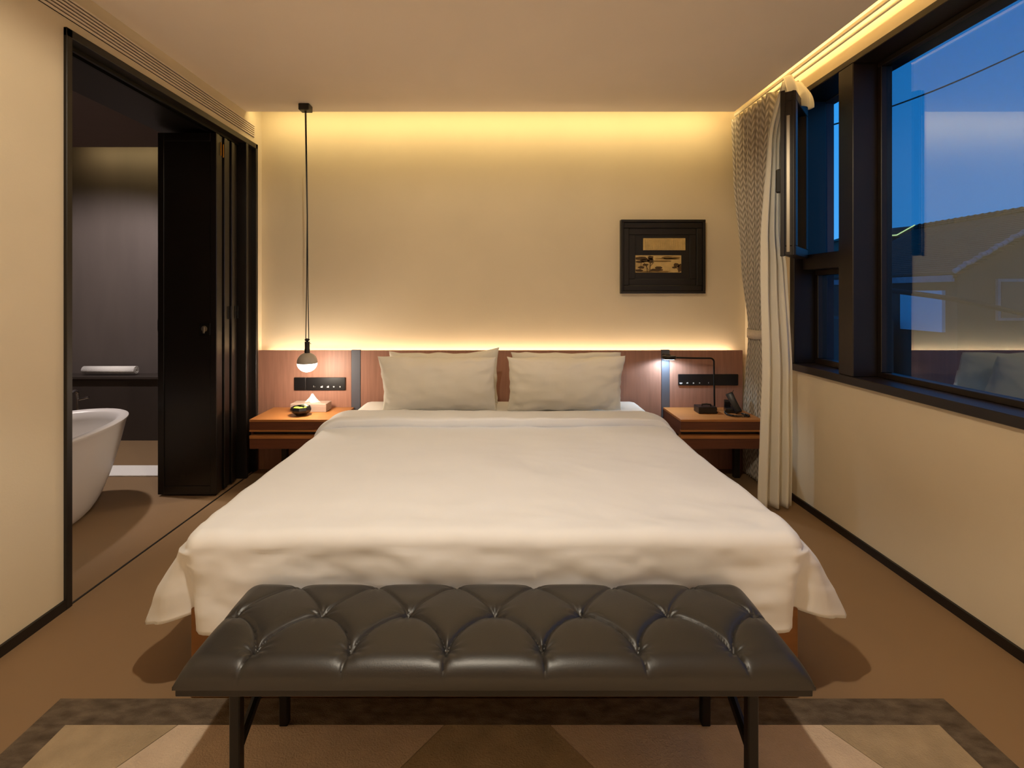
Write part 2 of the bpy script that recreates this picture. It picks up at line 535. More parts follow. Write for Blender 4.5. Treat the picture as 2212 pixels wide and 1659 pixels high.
# opened casement sash
hx, hy = 1.945, 3.27
ang = math.radians(40)
d = Vector((-math.sin(ang), -math.cos(ang), 0)); nrm = Vector((math.cos(ang), -math.sin(ang), 0))
def sx(p):   # local x along sash, y thickness, z
    return Vector((hx, hy, 0)) + d * p.x + nrm * p.y + Vector((0, 0, p.z))
SW, SZ0, SZ1 = 0.40, 1.575, 2.53
sash = obj('casement_sash', *merge(*[boxdata(*b, 0.003, 1, sx) for b in
        [(0, SW, -0.035, 0.035, SZ0, SZ0 + 0.055), (0, SW, -0.035, 0.035, SZ1 - 0.055, SZ1),
         (0, 0.055, -0.035, 0.035, SZ0 + 0.055, SZ1 - 0.055), (SW - 0.055, SW, -0.035, 0.035, SZ0 + 0.055, SZ1 - 0.055),
         (SW, SW + 0.008, -0.045, -0.02, SZ0 - 0.005, SZ1 + 0.01), (SW, SW + 0.006, 0.015, 0.03, SZ0, SZ1)]]), 'winframe', win)
box('sash_pane', 0.045, SW - 0.045, -0.004, 0.004, SZ0 + 0.045, SZ1 - 0.045, 'glass', sash, xf=sx)
box('lock_strip', SW - 0.002, SW + 0.004, -0.012, 0.004, SZ0 + 0.02, SZ1 - 0.14, 'silver', sash, xf=sx)
box('espagnolette_handle', SW - 0.045, SW - 0.02, -0.075, -0.033, 1.95, 2.09, 'blackmetal', sash, bevel=0.006, xf=sx)
# dark reveal lining outside the opening
boxes('outer_reveal', [(FX1, 2.19, WY1 - 0.02, WY1 + 0.01, WZ0, WZ1), (FX1, 2.20, WY0, WY1, WZ1 - 0.03, WZ1), (FX1, 2.22, WY0, WY1, WZ0 - 0.02, WZ0 + 0.02)], 'extwall', win)

# ---------------------------------------------------------------- linear air vent over the opening
vt = thing('air_vent', (XL, 1.5, 2.53), 'long beige linear air vent with thin slats high on left wall', 'vent')
VZ0, VZ1, VY0, VY1 = 2.535, 2.63, -1.5, 3.86
box('vent_backing', XL, XL + 0.003, VY0, VY1, VZ0, VZ1, 'dark', vt)
ns = 6
pit = (VZ1 - VZ0) / ns
for i in range(ns):
    z0 = VZ0 + i * pit
    box('vent_slat', XL + 0.002, XL + 0.012, VY0, VY1, z0 + 0.0025, z0 + pit - 0.0055, 'vent', vt, bevel=0.001)

# ---------------------------------------------------------------- curtain tracks
tr = thing('curtain_track', (1.82, 1.2, 2.70), 'white double curtain track running along slot above the window', 'curtain track')
box('rail', 1.79, 1.803, -1.5, 3.88, 2.70, 2.722, 'whitemetal', tr, bevel=0.003)
box('rail', 1.845, 1.858, -1.5, 3.88, 2.70, 2.722, 'whitemetal', tr, bevel=0.003)

# ---------------------------------------------------------------- headboard
HY = 3.925
hb = thing('headboard', (0, HY, 0), 'walnut panelled headboard spanning the wall behind bed and nightstands', 'headboard')
HX0, HX1, HZ = XL + 0.004, 1.88, 0.915
s1, s2 = (-1.137, -1.068), (1.252, 1.314)
for a, b in ((HX0, s1[0]), (s1[1], s2[0]), (s2[1], HX1)):
    box('wood_panel', a + .0015, b - .0015, HY, HY + 0.022, 0.0, HZ, 'wood', hb, bevel=0.0015)
for a, b in (s1, s2):
    box('dark_strip', a, b, HY - 0.004, HY + 0.022, 0.0, HZ + 0.004, 'strip', hb, bevel=0.001)
box('back_rail', HX0, HX1, HY + 0.022, HY + 0.027, 0.05, 0.85, 'black', hb)

# ---------------------------------------------------------------- switch panels on the headboard
def switch_panel(x0, x1, z0, z1, split, icons, label):
    t = thing('switch_panel', ((x0 + x1) / 2, HY, z0), label, 'switch panel', 'bedside switch panels')
    xs = [x0] + split + [x1]
    for a, b in zip(xs, xs[1:]):
        box('plate', a + .001, b - .001, HY - 0.012, HY, z0, z1, 'blackplastic', t, bevel=0.004, seg=2)
    for (ix, iz, w, h) in icons:
        box('icon', ix - w / 2, ix + w / 2, HY - 0.0128, HY - 0.0118, iz - h / 2, iz + h / 2, 'icon', t, bevel=0.0003)
    return t
iz = 0.635
switch_panel(-1.577, -1.181, 0.608, 0.708, [-1.484], [(-1.425, iz + .004, .003, .012), (-1.415, iz + .002, .003, .003), (-1.363, iz, .016, .010), (-1.358, iz + .006, .008, .006),
            (-1.315, iz, .016, .010), (-1.312, iz + .006, .008, .006), (-1.270, iz + .002, .010, .010), (-1.222, iz + .003, .008, .008), (-1.221, iz - .003, .003, .006)],
            'black two-plate switch panel under the hanging globe lamp')
iz = 0.665
switch_panel(1.377, 1.841, 0.647, 0.733, [1.655], [(1.398, iz, .022, .008), (1.398, iz - .005, .014, .005), (1.447, iz, .014, .008), (1.449, iz + .004, .008, .005), (1.494, iz, .010, .010),
            (1.541, iz + .001, .008, .008), (1.61, iz + .002, .003, .010)], 'black wide switch panel behind the slim reading lamp post')

# ---------------------------------------------------------------- framed picture
PY = YB
pc = thing('framed_picture', (1.276, PY, 1.35), 'black deep-framed picture with two small golden plaques on the wall', 'picture')
px0, px1, pz0, pz1 = 0.945, 1.599, 1.352, 1.926
yo, w = PY - 0.045, 0.022
def ring(x0, x1, z0, z1, w, ya, yb):
    return [(x0, x1, ya, yb, z0, z0 + w), (x0, x1, ya, yb, z1 - w, z1), (x0, x0 + w, ya, yb, z0 + w, z1 - w), (x1 - w, x1, ya, yb, z0 + w, z1 - w)]
boxes('outer_frame', ring(px0, px1, pz0, pz1, 0.02, PY - 0.05, PY), 'black', pc, bevel=0.002)
boxes('middle_frame', ring(px0 + .02, px1 - .02, pz0 + .02, pz1 - .02, 0.045, PY - 0.04, PY), 'black', pc, bevel=0.004)
boxes('inner_frame', ring(px0 + .065, px1 - .065, pz0 + .065, pz1 - .065, 0.05, PY - 0.03, PY), 'black', pc, bevel=0.003)
box('mat_board', px0 + .10, px1 - .10, PY - 0.018, PY, pz0 + .10, pz1 - .10, 'black', pc)
S = 276.0
def pxz(x, y): return ((x - 1078) / S, 1.35 + (635 - y) / S)
a0, b1 = pxz(1388, 541); a1, b0 = pxz(1479, 515)
pl = box('ribbed_plaque', a0, a1, PY - 0.024, PY - 0.018, b1, b0, 'plasterpic', pc, bevel=0.002)
for i in range(22):
    xx = a0 + 0.012 + i * (a1 - a0 - 0.024) / 21
    box('rib', xx - 0.0035, xx + 0.0035, PY - 0.028, PY - 0.023, b1 + 0.009, b0 - 0.009, 'plasterpic', pl, bevel=0.0015)
a0, b1 = pxz(1371, 589); a1, b0 = pxz(1470, 552)
pt = box('landscape_plaque', a0, a1, PY - 0.024, PY - 0.018, b1, b0, 'plasterpic', pc, bevel=0.002)
def blob(cx, cz, rx, rz, m, seed, y=PY - 0.0255, n=22):
    V = []
    for k in range(n):
        a = 2 * PI * k / n
        r = 1 + 0.35 * mn.noise(Vector((math.cos(a) * 1.7 + seed, math.sin(a) * 1.7, seed)))
        X = min(max(cx + rx * r * math.cos(a), a0 + .002), a1 - .002)
        Z = min(max(cz + rz * r * math.sin(a), b1 + .002), b0 - .002)
        V += [(X, y, Z)]
    V2 = V + [(x, PY - 0.0235, z) for x, _, z in V]
    F = [list(range(n))] + [[k, (k + 1) % n, n + (k + 1) % n, n + k] for k in range(n)]
    return V2, F
def P2(u, v): return (a0 + u * (a1 - a0), b1 + v * (b0 - b1))
for u, v, rx, rz, sd in [(.12, .82, .055, .012, 1), (.2, .7, .04, .012, 2), (.33, .86, .022, .016, 3), (.33, .70, .028, .018, 4), (.1, .62, .04, .008, 5), (.13, .3, .025, .01, 6), (.08, .12, .035, .010, 7), (.45, .15, .05, .010, 8),
                         (.9, .42, .022, .018, 9), (.97, .25, .02, .03, 10), (.85, .3, .018, .008, 11), (.5, .28, .03, .01, 12), (.22, .45, .025, .008, 13)]:
    c = P2(u, v); obj('painted_foliage', *blob(c[0], c[1], rx, rz, 'ink', sd), 'ink', pt)
for u, v, rx, rz, sd in [(.55, .66, .09, .006, 21), (.75, .86, .07, .012, 22), (.7, .8, .10, .005, 23), (.45, .05, .11, .007, 24)]:
    c = P2(u, v); obj('painted_hill', *blob(c[0], c[1], rx, rz, 'ink2', sd, PY - 0.0248), 'ink2', pt)
for (u0, v0, u1, v1, r) in [(.26, .0, .24, .5, .003), (.31, .0, .33, .75, .0035), (.29, .1, .18, .6, .002), (.1, .1, .13, .6, .002), (.31, .3, .4, .6, .002), (.94, .1, .86, .4, .002)]:
    p, q = P2(u0, v0), P2(u1, v1)
    obj('painted_trunk', *tubedata([(p[0], PY - 0.0245, p[1] + .003), (q[0], PY - 0.0245, q[1])], r, 6), 'ink', pt)

# ---------------------------------------------------------------- nightstands
def nightstand(x0, x1, label, legs):
    t = thing('nightstand', ((x0 + x1) / 2, 3.73, 0), label, 'nightstand', 'wooden bedside nightstands')
    yf, yb = 3.535, 3.918
    box('top', x0, x1, yf, yb, 0.462, 0.478, 'woodtop', t, bevel=0.0015)
    b = box('upper_case', x0 + .002, x1 - .002, yf + 0.018, yb, 0.398, 0.462, 'woodfront', t)
    box('drawer_front', x0 + .001, x1 - .001, yf + 0.002, yf + 0.018, 0.406, 0.4615, 'woodfront', t, bevel=0.001)
    box('light_edge', x0 + .001, x1 - .001, yf + 0.001, yf + 0.02, 0.393, 0.405, 'woodtop', t)
    box('open_slot', x0 + .01, x1 - .01, yf + 0.05, yb, 0.365, 0.395, 'black', t)
    box('side_cheek', x0, x0 + 0.012, yf + 0.03, yb, 0.362, 0.398, 'woodfront', t)
    box('side_cheek', x1 - 0.012, x1, yf + 0.03, yb, 0.362, 0.398, 'woodfront', t)
    box('light_edge', x0 + .001, x1 - .001, yf + 0.001, yf + 0.05, 0.345, 0.366, 'woodtop', t)
    box('lower_drawer', x0 + .001, x1 - .001, yf + 0.004, yb, 0.273, 0.345, 'woodfront', t, bevel=0.001)
    for lx in legs:
        box('leg', lx - 0.02, lx + 0.02, 3.73, 3.77, 0, 0.273, 'black', t, bevel=0.002)
    return t
nightstand(-1.735, -1.115, 'wooden nightstand holding the tissue box and dark bowl', (-1.575, -1.25))
nightstand(1.262, 1.832, 'wooden nightstand holding the black telephone beside curtain', (1.40, 1.745))

# ---------------------------------------------------------------- bed
bed = thing('bed', (-0.02, 2.8, 0), 'wide wooden bed base with white mattress under the cream duvet', 'bed')
BX0, BX1 = -1.03, 1.0
boxes('base', [(BX0, BX1, 1.70, 3.91, 0.0, 0.30)], 'basewood', bed, bevel=0.004)
def rounded(x0, x1, y0, y1, z0, z1, r):
    return boxdata(x0, x1, y0, y1, z0, z1, r, 4)
obj('mattress', *rounded(BX0 + .05, BX1 - .05, 1.76, 3.90, 0.30, 0.53, 0.05), 'sheet', bed, smooth=True, sharp=50)

obj('fitted_sheet', *rounded(-1.035, 1.06, 3.315, 3.905, 0.30, 0.540, 0.075), 'sheet', bed, smooth=True, sharp=50)
# duvet: rings from spine to rim, round edge, hanging skirt
def duvet():
    xl, xr, yf, yb = -1.055, 1.02, 1.672, 3.30
    R = 0.05
    cr = 0.055
    zt = 0.56
    path = []   # (point, outward normal, tag, crease)
    def addline(p, q, nrm, n, last=False):
        for i in range(n + (1 if last else 0)):
            t = i / n
            path.append((Vector(p).lerp(Vector(q), t), Vector(nrm)))
    NS = 70
    addline((xl, yb), (xl, yf + cr), (-1, 0), NS)
    for i in range(22):
        a = PI + (PI / 2) * i / 22
        path.append((Vector((xl + cr + cr * math.cos(a), yf + cr + cr * math.sin(a))), Vector((math.cos(a), math.sin(a)))))
    addline((xl + cr, yf), (xr - cr, yf), (0, -1), 120)
    for i in range(22):
        a = 1.5 * PI + (PI / 2) * i / 22
        path.append((Vector((xr - cr + cr * math.cos(a), yf + cr + cr * math.sin(a))), Vector((math.cos(a), math.sin(a)))))
    addline((xr, yf + cr), (xr, yb), (1, 0), NS, True)
    # arc length
    s = [0]
    for i in range(1, len(path)):
        s.append(s[-1] + (path[i][0] - path[i - 1][0]).length)
    cxm = (xl + xr) / 2
    sc1 = s[NS + 9]; sc2 = s[NS + 22 + 120 + 13]
    V, F, nv = [], [], 0
    prof_in = [i / 34 for i in range(35)]
    arc = [i / 9 for i in range(1, 10)]
    sk = [i / 22 for i in range(1, 23)]
    nr = len(prof_in) + len(arc) + len(sk)
    def topz(x, y):
        u = (x - cxm) / 1.04
        e = 1 - abs(u) ** 4
        z = zt + 0.014 * e * sstep(yf, yf + 0.55, y)
        z += 0.012 * fbm(x * 1.6 + 3, y * 1.6, 0.3, 2)
        z += 0.0055 * fbm(x * 5, y * 5, 2.0, 3)
        fr_ = math.exp(-((y - yf - 0.10) / 0.13) ** 2)
        z += fr_ * 0.011 * fbm(x * 4.5, y * 9, 5.0, 3)
        return z
    for i, (p, n) in enumerate(path):
        front = max(0, -n.y) ** 2
        side = abs(n.x) ** 2
        spine = Vector((cxm, max(p.y, yf + 0.9)))
        inner = p - n * R
        g = math.exp(-((s[i] - sc1) / 0.034) ** 2) + math.exp(-((s[i] - sc2) / 0.034) ** 2)
        ridge = math.exp(-((s[i] - sc1 + 0.11) / 0.07) ** 2) + math.exp(-((s[i] - sc2 - 0.11) / 0.07) ** 2)
        for q in prof_in:
            b = spine.lerp(inner, q)
            V.append(Vector((b.x, b.y, topz(b.x, b.y))))
        zi = topz(inner.x, inner.y)
        for t in arc:
            th = t * PI / 2
            b = p - n * R * (1 - math.sin(th))
            V.append(Vector((b.x, b.y, zi - R * (1 - math.cos(th)) - 0.01 * g * t)))
        hem = 0.222 * side + 0.242 * front + 0.06 * g + 0.012 * math.sin(s[i] * 7.0)
        flare = 0.15 * side + 0.008 * front
        for t in sk:
            off = flare * t ** 0.75
            off += 0.045 * ridge * t ** 0.5 * side
            off -= 0.13 * g * max(0, t - 0.06) ** 0.9
            off += t * 0.014 * math.sin(s[i] * 10.5 + 1.0) * (1 - g) + 0.02 * t * fbm(s[i] * 3.0, t * 0.8, 1.7, 2)
            off += 0.010 * fbm(s[i] * 4, t * 2.5, 4.0, 3)
            b = p + n * off
            V.append(Vector((b.x, b.y, lerp(zi - R, hem, t))))
    F = gridfaces(len(path), nr)
    return V, F
dv = thing('duvet', (0, 2.4, 0.25), 'thick cream duvet draped over the bed with turned-back top', 'duvet')
def weld(V, F, dist=0.0005):
    bm = bmesh.new()
    bv = [bm.verts.new(v) for v in V]
    for f in F:
        bm.faces.new([bv[i] for i in f])
    bmesh.ops.remove_doubles(bm, verts=bm.verts, dist=dist)
    bmesh.ops.dissolve_degenerate(bm, edges=bm.edges, dist=dist)
    bm.verts.index_update()
    V = [v.co.copy() for v in bm.verts]; F = [[v.index for v in f.verts] for f in bm.faces]
    bm.free()
    return V, F
dvo = obj('cover', *weld(*duvet()), 'linen', dv, smooth=True)
sm = dvo.modifiers.new('thick', 'SOLIDIFY'); sm.thickness = 0.012; sm.offset = -1

def fold():
    # cross profile in (y, n): flat roll, sharp front lip
    prof = []
    for i in range(28):
        a = 2 * PI * i / 28
        c, s_ = math.cos(a), math.sin(a)
        yy = 3.115 + 0.125 * math.copysign(abs(c) ** 0.45, c)
        nn = 0.016 + 0.034 * math.copysign(abs(s_) ** 0.5, s_)
        if c < 0:
            yy -= 0.035 * (s_ * 0.5 + 0.5) - 0.012      # lip hangs over a narrow gap
        prof.append((yy, nn))
    x0, x1, zt, R = -1.055, 1.02, 0.570, 0.13
    path = []
    for i in range(14): path.append((Vector((x0 - 0.045 * (1 - i / 14), lerp(0.30, zt - R, i / 14))), Vector((-1, 0))))
    for i in range(14):
        a = PI - (PI / 2) * i / 14
        path.append((Vector((x0 + R + R * math.cos(a), zt - R + R * math.sin(a))), Vector((math.cos(a), math.sin(a)))))
    for i in range(80): path.append((Vector((lerp(x0 + R, x1 - R, i / 80), zt)), Vector((0, 1))))
    for i in range(14):
        a = PI / 2 - (PI / 2) * i / 14
        path.append((Vector((x1 - R + R * math.cos(a), zt - R + R * math.sin(a))), Vector((math.cos(a), math.sin(a)))))
    for i in range(15): path.append((Vector((x1 + 0.045 * i / 14, lerp(zt - R, 0.30, i / 14))), Vector((1, 0))))
    V = []
    n = len(prof)
    for i, (p, nm) in enumerate(path):
        for (yy, nn) in prof:
            w = 0.006 * fbm(i * 0.11, yy * 9, 0.5, 2)
            lip = 0.018 * fbm(i * 0.05, 3.3, 7.0, 2) if yy < 3.05 else 0.0
            tw = nn + w + (0.006 * math.sin((yy - 3.0) * 40 + i * .03) if nn > 0 else 0)
            V.append(Vector((p.x + nm.x * tw, yy + lip, p.y + nm.y * tw)))
    F = []
    for i in range(len(path) - 1):
        for k in range(n):
            F.append([i * n + k, i * n + (k + 1) % n, (i + 1) * n + (k + 1) % n, (i + 1) * n + k])
    F.append(list(range(n))); F.append([(len(path) - 1) * n + k for k in range(n)])
    return V, F
obj('turned_back_fold', *fold(), 'linen', dv, smooth=True, sharp=60)

# ---------------------------------------------------------------- pillows
def pillow(w, h, t, seed, cx, cy, z0, lean, yaw, roll, label, cornerlift=(0, 0)):
    nu, nv = 57, 35
    def P(u, v, side):
        eu = 1 - abs(u) ** 2.6; ev = 1 - abs(v) ** 2.6
        pin = 0.045
        X = u * w / 2 * (1 - pin * (1 - v * v) * abs(u) ** 3)
        Z = v * h / 2 * (1 - 0.07 * (1 - u * u) * abs(v) ** 3)
        th = t / 2 * (max(eu, 0) ** 0.5) * (max(ev, 0) ** 0.5)
        edge = (abs(u) ** 5 + abs(v) ** 5)
        th *= 1 + 0.10 * fbm(u * 2.0 + seed, v * 1.6, seed, 2)
        th += 0.018 * fbm(u * 4 + seed * 3, v * 4, seed + 5 * side, 3) * (0.4 + edge) * min(1, (eu * ev) * 5)
        Z += 0.010 * fbm(u * 3 + seed, 0.3, seed, 2) * abs(v) ** 2
        X += 0.008 * fbm(v * 3 + seed, 5.3, seed, 2) * abs(u) ** 2
        if v > 0:
            Z += (cornerlift[0] if u < 0 else cornerlift[1]) * abs(u) ** 3 * v ** 2
        return Vector((X, side * th, Z + h / 2))
    V, F = [], []
    for side in (-1, 1):
        o = len(V)
        for i in range(nu):
            for j in range(nv):
                u = math.sin((i / (nu - 1) * 2 - 1) * PI / 2) ; v = math.sin((j / (nv - 1) * 2 - 1) * PI / 2)
                V.append(P(u, v, side))
        F += gridfaces(nu, nv, o)
    rot = Matrix.Rotation(yaw, 4, 'Z') @ Matrix.Rotation(-lean, 4, 'X') @ Matrix.Rotation(roll, 4, 'Y')
    V = [rot @ v + Vector((cx, cy, z0)) for v in V]
    me = bmesh.new()
    bv = [me.verts.new(v) for v in V]
    for f in F: me.faces.new([bv[i] for i in f])
    bmesh.ops.remove_doubles(me, verts=me.verts, dist=0.0008)
    me.verts.index_update()
    V = [v.co.copy() for v in me.verts]; F = [[v.index for v in f.verts] for f in me.faces]
    me.free()
    return obj('pillow', V, F, 'pillow', smooth=True, label=label, cat='pillow', group='white bed pillows')
pillow(0.78, 0.412, 0.14, 1.3, -0.39, 3.725, 0.546, math.radians(17) * -1, 0.0, 0.0, 'cream pillow behind, leaning on headboard nearer the hanging globe lamp', (0.0, 0.03))
pillow(0.78, 0.412, 0.14, 5.1, 0.475, 3.725, 0.546, math.radians(17) * -1, 0.0, 0.0, 'cream pillow behind, leaning on headboard nearer the reading lamp')
pillow(0.785, 0.412, 0.17, 9.7, -0.415, 3.52, 0.546, math.radians(19) * -1, 0.02, 0.01, 'front cream pillow standing nearer the hanging globe lamp')
pillow(0.785, 0.412, 0.17, 13.2, 0.452, 3.52, 0.546, math.radians(19) * -1, -0.02, -0.01, 'front cream pillow standing nearer the reading lamp')

# ---------------------------------------------------------------- leather bench
bx0, bx1, by0, by1 = -0.80, 0.775, 1.245, 1.64
bn = thing('bench', (-0.01, 1.455, 0), 'dark brown button-tufted leather bench on black legs at bed foot', 'bench')
def seat():
    zb, ze = 0.380, 0.44
    DX, DY = 0.248, 0.144
    xo, ym = -0.012, 1.463       # centre button of the middle row
    nx, ny = 420, 130
    btn = []
    for r in (-1, 0, 1):
        for k in range(-4, 5):
            bxp = xo + (k + (0.5 if r else 0)) * DX
            if bx0 + 0.03 < bxp < bx1 - 0.03:
                btn.append((bxp, ym + r * DY))
    segs = []      # (ax, ay, bx, by, strength)
    def bez(a, c, b, st, n=7):
        pts = []
        for k in range(n + 1):
            t = k / n
            pts.append(((1 - t) ** 2 * a[0] + 2 * t * (1 - t) * c[0] + t * t * b[0], (1 - t) ** 2 * a[1] + 2 * t * (1 - t) * c[1] + t * t * b[1]))
        for (p, q) in zip(pts, pts[1:]):
            segs.append((p[0], p[1], q[0], q[1], st))
    for (ax, ay) in btn:
        for (cx, cy) in btn:
            if cy > ay and abs(cy - ay - DY) < 1e-4 and abs(abs(cx - ax) - DX / 2) < 1e-3:
                if ay < ym - 0.01:     # front row up to middle row: arched seam
                    mx, my = (ax + cx) / 2, (ay + cy) / 2
                    bez((ax, ay), (lerp(mx, ax, 0.45), lerp(my, cy, 0.45)), (cx, cy), 1.0)
                else:
                    mx, my = (ax + cx) / 2, (ay + cy) / 2
                    bez((ax, ay), (lerp(mx, ax, 0.15), lerp(my, cy, 0.15)), (cx, cy), 0.55)
        if abs(ay - ym + DY) < 1e-4: segs.append((ax, ay, ax + (ax - xo) * .02, by0 + 0.0, 0.7))
        if abs(ay - ym - DY) < 1e-4: segs.append((ax, ay, ax, by1, 0.7))
    # middle row end buttons to the short ends
    for (ax, ay) in btn:
        if ay == ym and (ax < bx0 + 0.1): segs.append((ax, ay, bx0, ay, 0.6))
        if ay == ym and (ax > bx1 - 0.1): segs.append((ax, ay, bx1, ay, 0.6))
    V = []
    for i in range(nx):
        x = lerp(bx0, bx1, i / (nx - 1))
        near = [s for s in segs if min(s[0], s[2]) - 0.07 < x < max(s[0], s[2]) + 0.07]
        nb = [b for b in btn if abs(b[0] - x) < 0.13]
        for j in range(ny):
            y = lerp(by0, by1, j / (ny - 1))
            dmin, dst = 9, 0
            for (ax, ay, cx, cy, st) in near:
                ex, ey = cx - ax, cy - ay
                t = max(0, min(1, ((x - ax) * ex + (y - ay) * ey) / (ex * ex + ey * ey)))
                dd = math.hypot(x - ax - t * ex, y - ay - t * ey)
                if dd < dmin: dmin, dst = dd, st
            db = min([math.hypot(x - a, y - b) for a, b in nb], default=9)
            ed = min(x - bx0, bx1 - x, y - by0, by1 - y)
            edx = min(x - bx0, bx1 - x); edy = min(y - by0, by1 - y)
            rr = 0.055
            def rnd(e): 
                e = min(e / rr, 1)
                return math.sqrt(max(0, 1 - (1 - e) ** 2))
            env = min(rnd(edx), 1) * rnd(edy)
            puff = 1 - math.exp(-(dmin / 0.014)) * dst
            crease = 0.006 * dst * math.exp(-(dmin / 0.0032) ** 1.4)
            but = 0.018 * math.exp(-(db / 0.020) ** 1.15)
            dome = 0.005 * math.sin(PI * min(1, max(0, (y - by0) / (by1 - by0))))
            z = zb + 0.008 + (0.040 + dome + 0.008 * puff) * env - (crease + but) * min(1, env * 1.5)
            # fine pulled wrinkles round the buttons
            if db < 0.075 and nb:
                bb = min(nb, key=lambda q: math.hypot(x - q[0], y - q[1]))
                an = math.atan2(y - bb[1], x - bb[0])
                z += 0.0022 * math.sin(an * 9 + bb[0] * 7) * math.exp(-(db / 0.035) ** 2) * env
            V.append(Vector((x, y, z)))
    F = gridfaces(nx, ny)
    # side wall down to the board
    rim = [i * ny for i in range(nx)] + [(nx - 1) * ny + j for j in range(1, ny)] + [i * ny + ny - 1 for i in range(nx - 2, -1, -1)] + [j for j in range(ny - 2, 0, -1)]
    o = len(V)
    for k in rim:
        V.append(Vector((V[k].x, V[k].y, zb)))
    m = len(rim)
    for k in range(m):
        F.append([rim[k], rim[(k + 1) % m], o + (k + 1) % m, o + k])
    F.append([o + k for k in range(m)])
    return V, F, btn, segs
sv, sf, btn, segs = seat()
cush = obj('tufted_cushion', sv, sf, 'leather', bn, smooth=True, sharp=70)
for (x, y) in btn:
    lathe('button', x, y, [(0.010, 0.402), (0.010, 0.409), (0.008, 0.413), (0.003, 0.415)], 'leather', cush, n=14)
box('seat_board', bx0 + .004, bx1 - .004, by0 + .004, by1 - .004, 0.360, 0.381, 'leatherpipe', bn, bevel=0.003)
boxes('under_rail', [(-0.66, 0.64, 1.575, 1.60, 0.331, 0.360), (-0.66, 0.64, 1.285, 1.31, 0.341, 0.360)], 'blackmetal', bn, bevel=0.002)
for sxn in (-0.668, 0.642):
    for yy in (1.297, 1.588):
        box('leg', sxn - 0.0135, sxn + 0.0135, yy - 0.0135, yy + 0.0135, 0.010, 0.360, 'blackmetal', bn, bevel=0.003)
    tube('brace', [(sxn, 1.31, 0.19), (sxn, 1.585, 0.338)], 0.013, 'blackmetal', bn, n=8)

# ---------------------------------------------------------------- rug
rg = thing('rug', (0, 0.9, 0), 'geometric rug with dark pile border and beige triangles under bench', 'rug')
rx0, rx1, ry0, ry1, bw = -1.455, 1.475, -0.6, 1.69, 0.105
boxes('border', ring(rx0, rx1, ry0, ry1, bw, 0, 1), 'rugdark', rg) if False else None
def flat(name, poly, z0, z1, m, parent):
    n = len(poly)
    V = [(x, y, z1) for x, y in poly] + [(x, y, z0) for x, y in poly]
    F = [list(range(n)), list(range(n, 2 * n))[::-1]] + [[k, (k + 1) % n, n + (k + 1) % n, n + k] for k in range(n)]
    return obj(name, V, F, m, parent)
box('backing', rx0 + .01, rx1 - .01, ry0 + .01, ry1 - .01, 0.0005, 0.004, 'rugdark', rg)
def fringe(x0, x1, y0, y1):
    # border strip, slightly wavy outer edge
    return (x0, x1, y0, y1, 0.003, 0.010)
for b in ((rx0, rx1, ry1 - bw, ry1), (rx0, rx1, ry0, ry0 + bw), (rx0, rx0 + bw, ry0 + bw, ry1 - bw), (rx1 - bw, rx1, ry0 + bw, ry1 - bw)):
    box('border', *b, 0.003, 0.009, 'rugdark', rg, bevel=0.002)
ix0, ix1, iy1, iy0 = rx0 + bw, rx1 - bw, ry1 - bw, ry0 + bw
# triangles: apexes on the far inner edge, lines opening toward the viewer
g = 0.0015
def tri(poly, m): flat('triangle_patch', poly, 0.003, 0.0085, m, rg)
cols = ['rugbeige', 'ruglight']
k_ = 0.98
yA, yB = iy1, iy1 - 0.59
xs_t = [-1.0, -0.175, 0.16, 1.0]
# zigzag lines: from each far apex out to near points
L0, L1 = -1.0, 1.005
H = yA - yB
tri([(ix0, yA), (L0 - g, yA), (L0 - H * k_ * .6 - g, yB), (ix0, yB)], 'rugbeige')
tri([(L0 + g, yA), (-0.17 - g, yA), (-0.17 - H * .76 - g, yB), (L0 - H * k_ * .6 + g, yB)], 'ruglight')
tri([(-0.17 + g, yA), (0.16 - g, yA), (0.16 + H * .76 - g, yB), (-0.17 - H * .76 + g, yB)], 'rugbeige')
tri([(0.16 + g, yA), (L1 - g, yA), (L1 + H * k_ * .6 - g, yB), (0.16 + H * .76 + g, yB)], 'ruglight')
tri([(L1 + g, yA), (ix1, yA), (ix1, yB), (L1 + H * k_ * .6 + g, yB)], 'rugbeige')
xm = (ix0 + ix1) / 2
tri([(ix0, yB - g), (xm, yB - g), (ix0, iy0)], 'ruglight')
tri([(xm + g, yB - g), (ix1, yB - g), (ix1, iy0)], 'ruglight')
tri([(xm, yB - 2 * g), (ix1 - g, iy0), (ix0 + g, iy0)], 'rugbeige')

# ---------------------------------------------------------------- pendant lamp
PX, PYY = -1.372, 3.61
pd = thing('pendant_lamp', (PX, PYY, 0.79), 'hanging globe lamp, grey upper half and glowing lower half, on cords', 'lamp')
box('canopy', PX - 0.038, PX + 0.038, PYY - 0.038, PYY + 0.038, 2.645, ZC, 'black', pd, bevel=0.006, seg=2)
gz, gr = 0.872, 0.069
bx = PX + 0.012
glob = []
for i in range(13):
    a = -PI / 2 + (PI / 2 - 0.10) * i / 12
    glob.append((max(gr * math.cos(a), 0.001), gz - 0.006 + gr * math.sin(a)))
lathe('glowing_bowl', bx, PYY, glob, 'glow', pd, n=40)
cap = []
for i in range(13):
    a = -0.10 + (PI / 2 - 0.15) * i / 12
    cap.append((gr * 1.004 * math.cos(a), gz - 0.006 + gr * 1.004 * math.sin(a)))
lathe('upper_cap', bx, PYY, cap, 'shade', pd, n=40)
lathe('socket', bx, PYY, [(0.017, gz + 0.05), (0.019, gz + 0.058), (0.0185, gz + 0.085), (0.0165, gz + 0.09), (0.0175, gz + 0.135), (0.017, gz + 0.14)], 'blackplastic', pd, n=20)
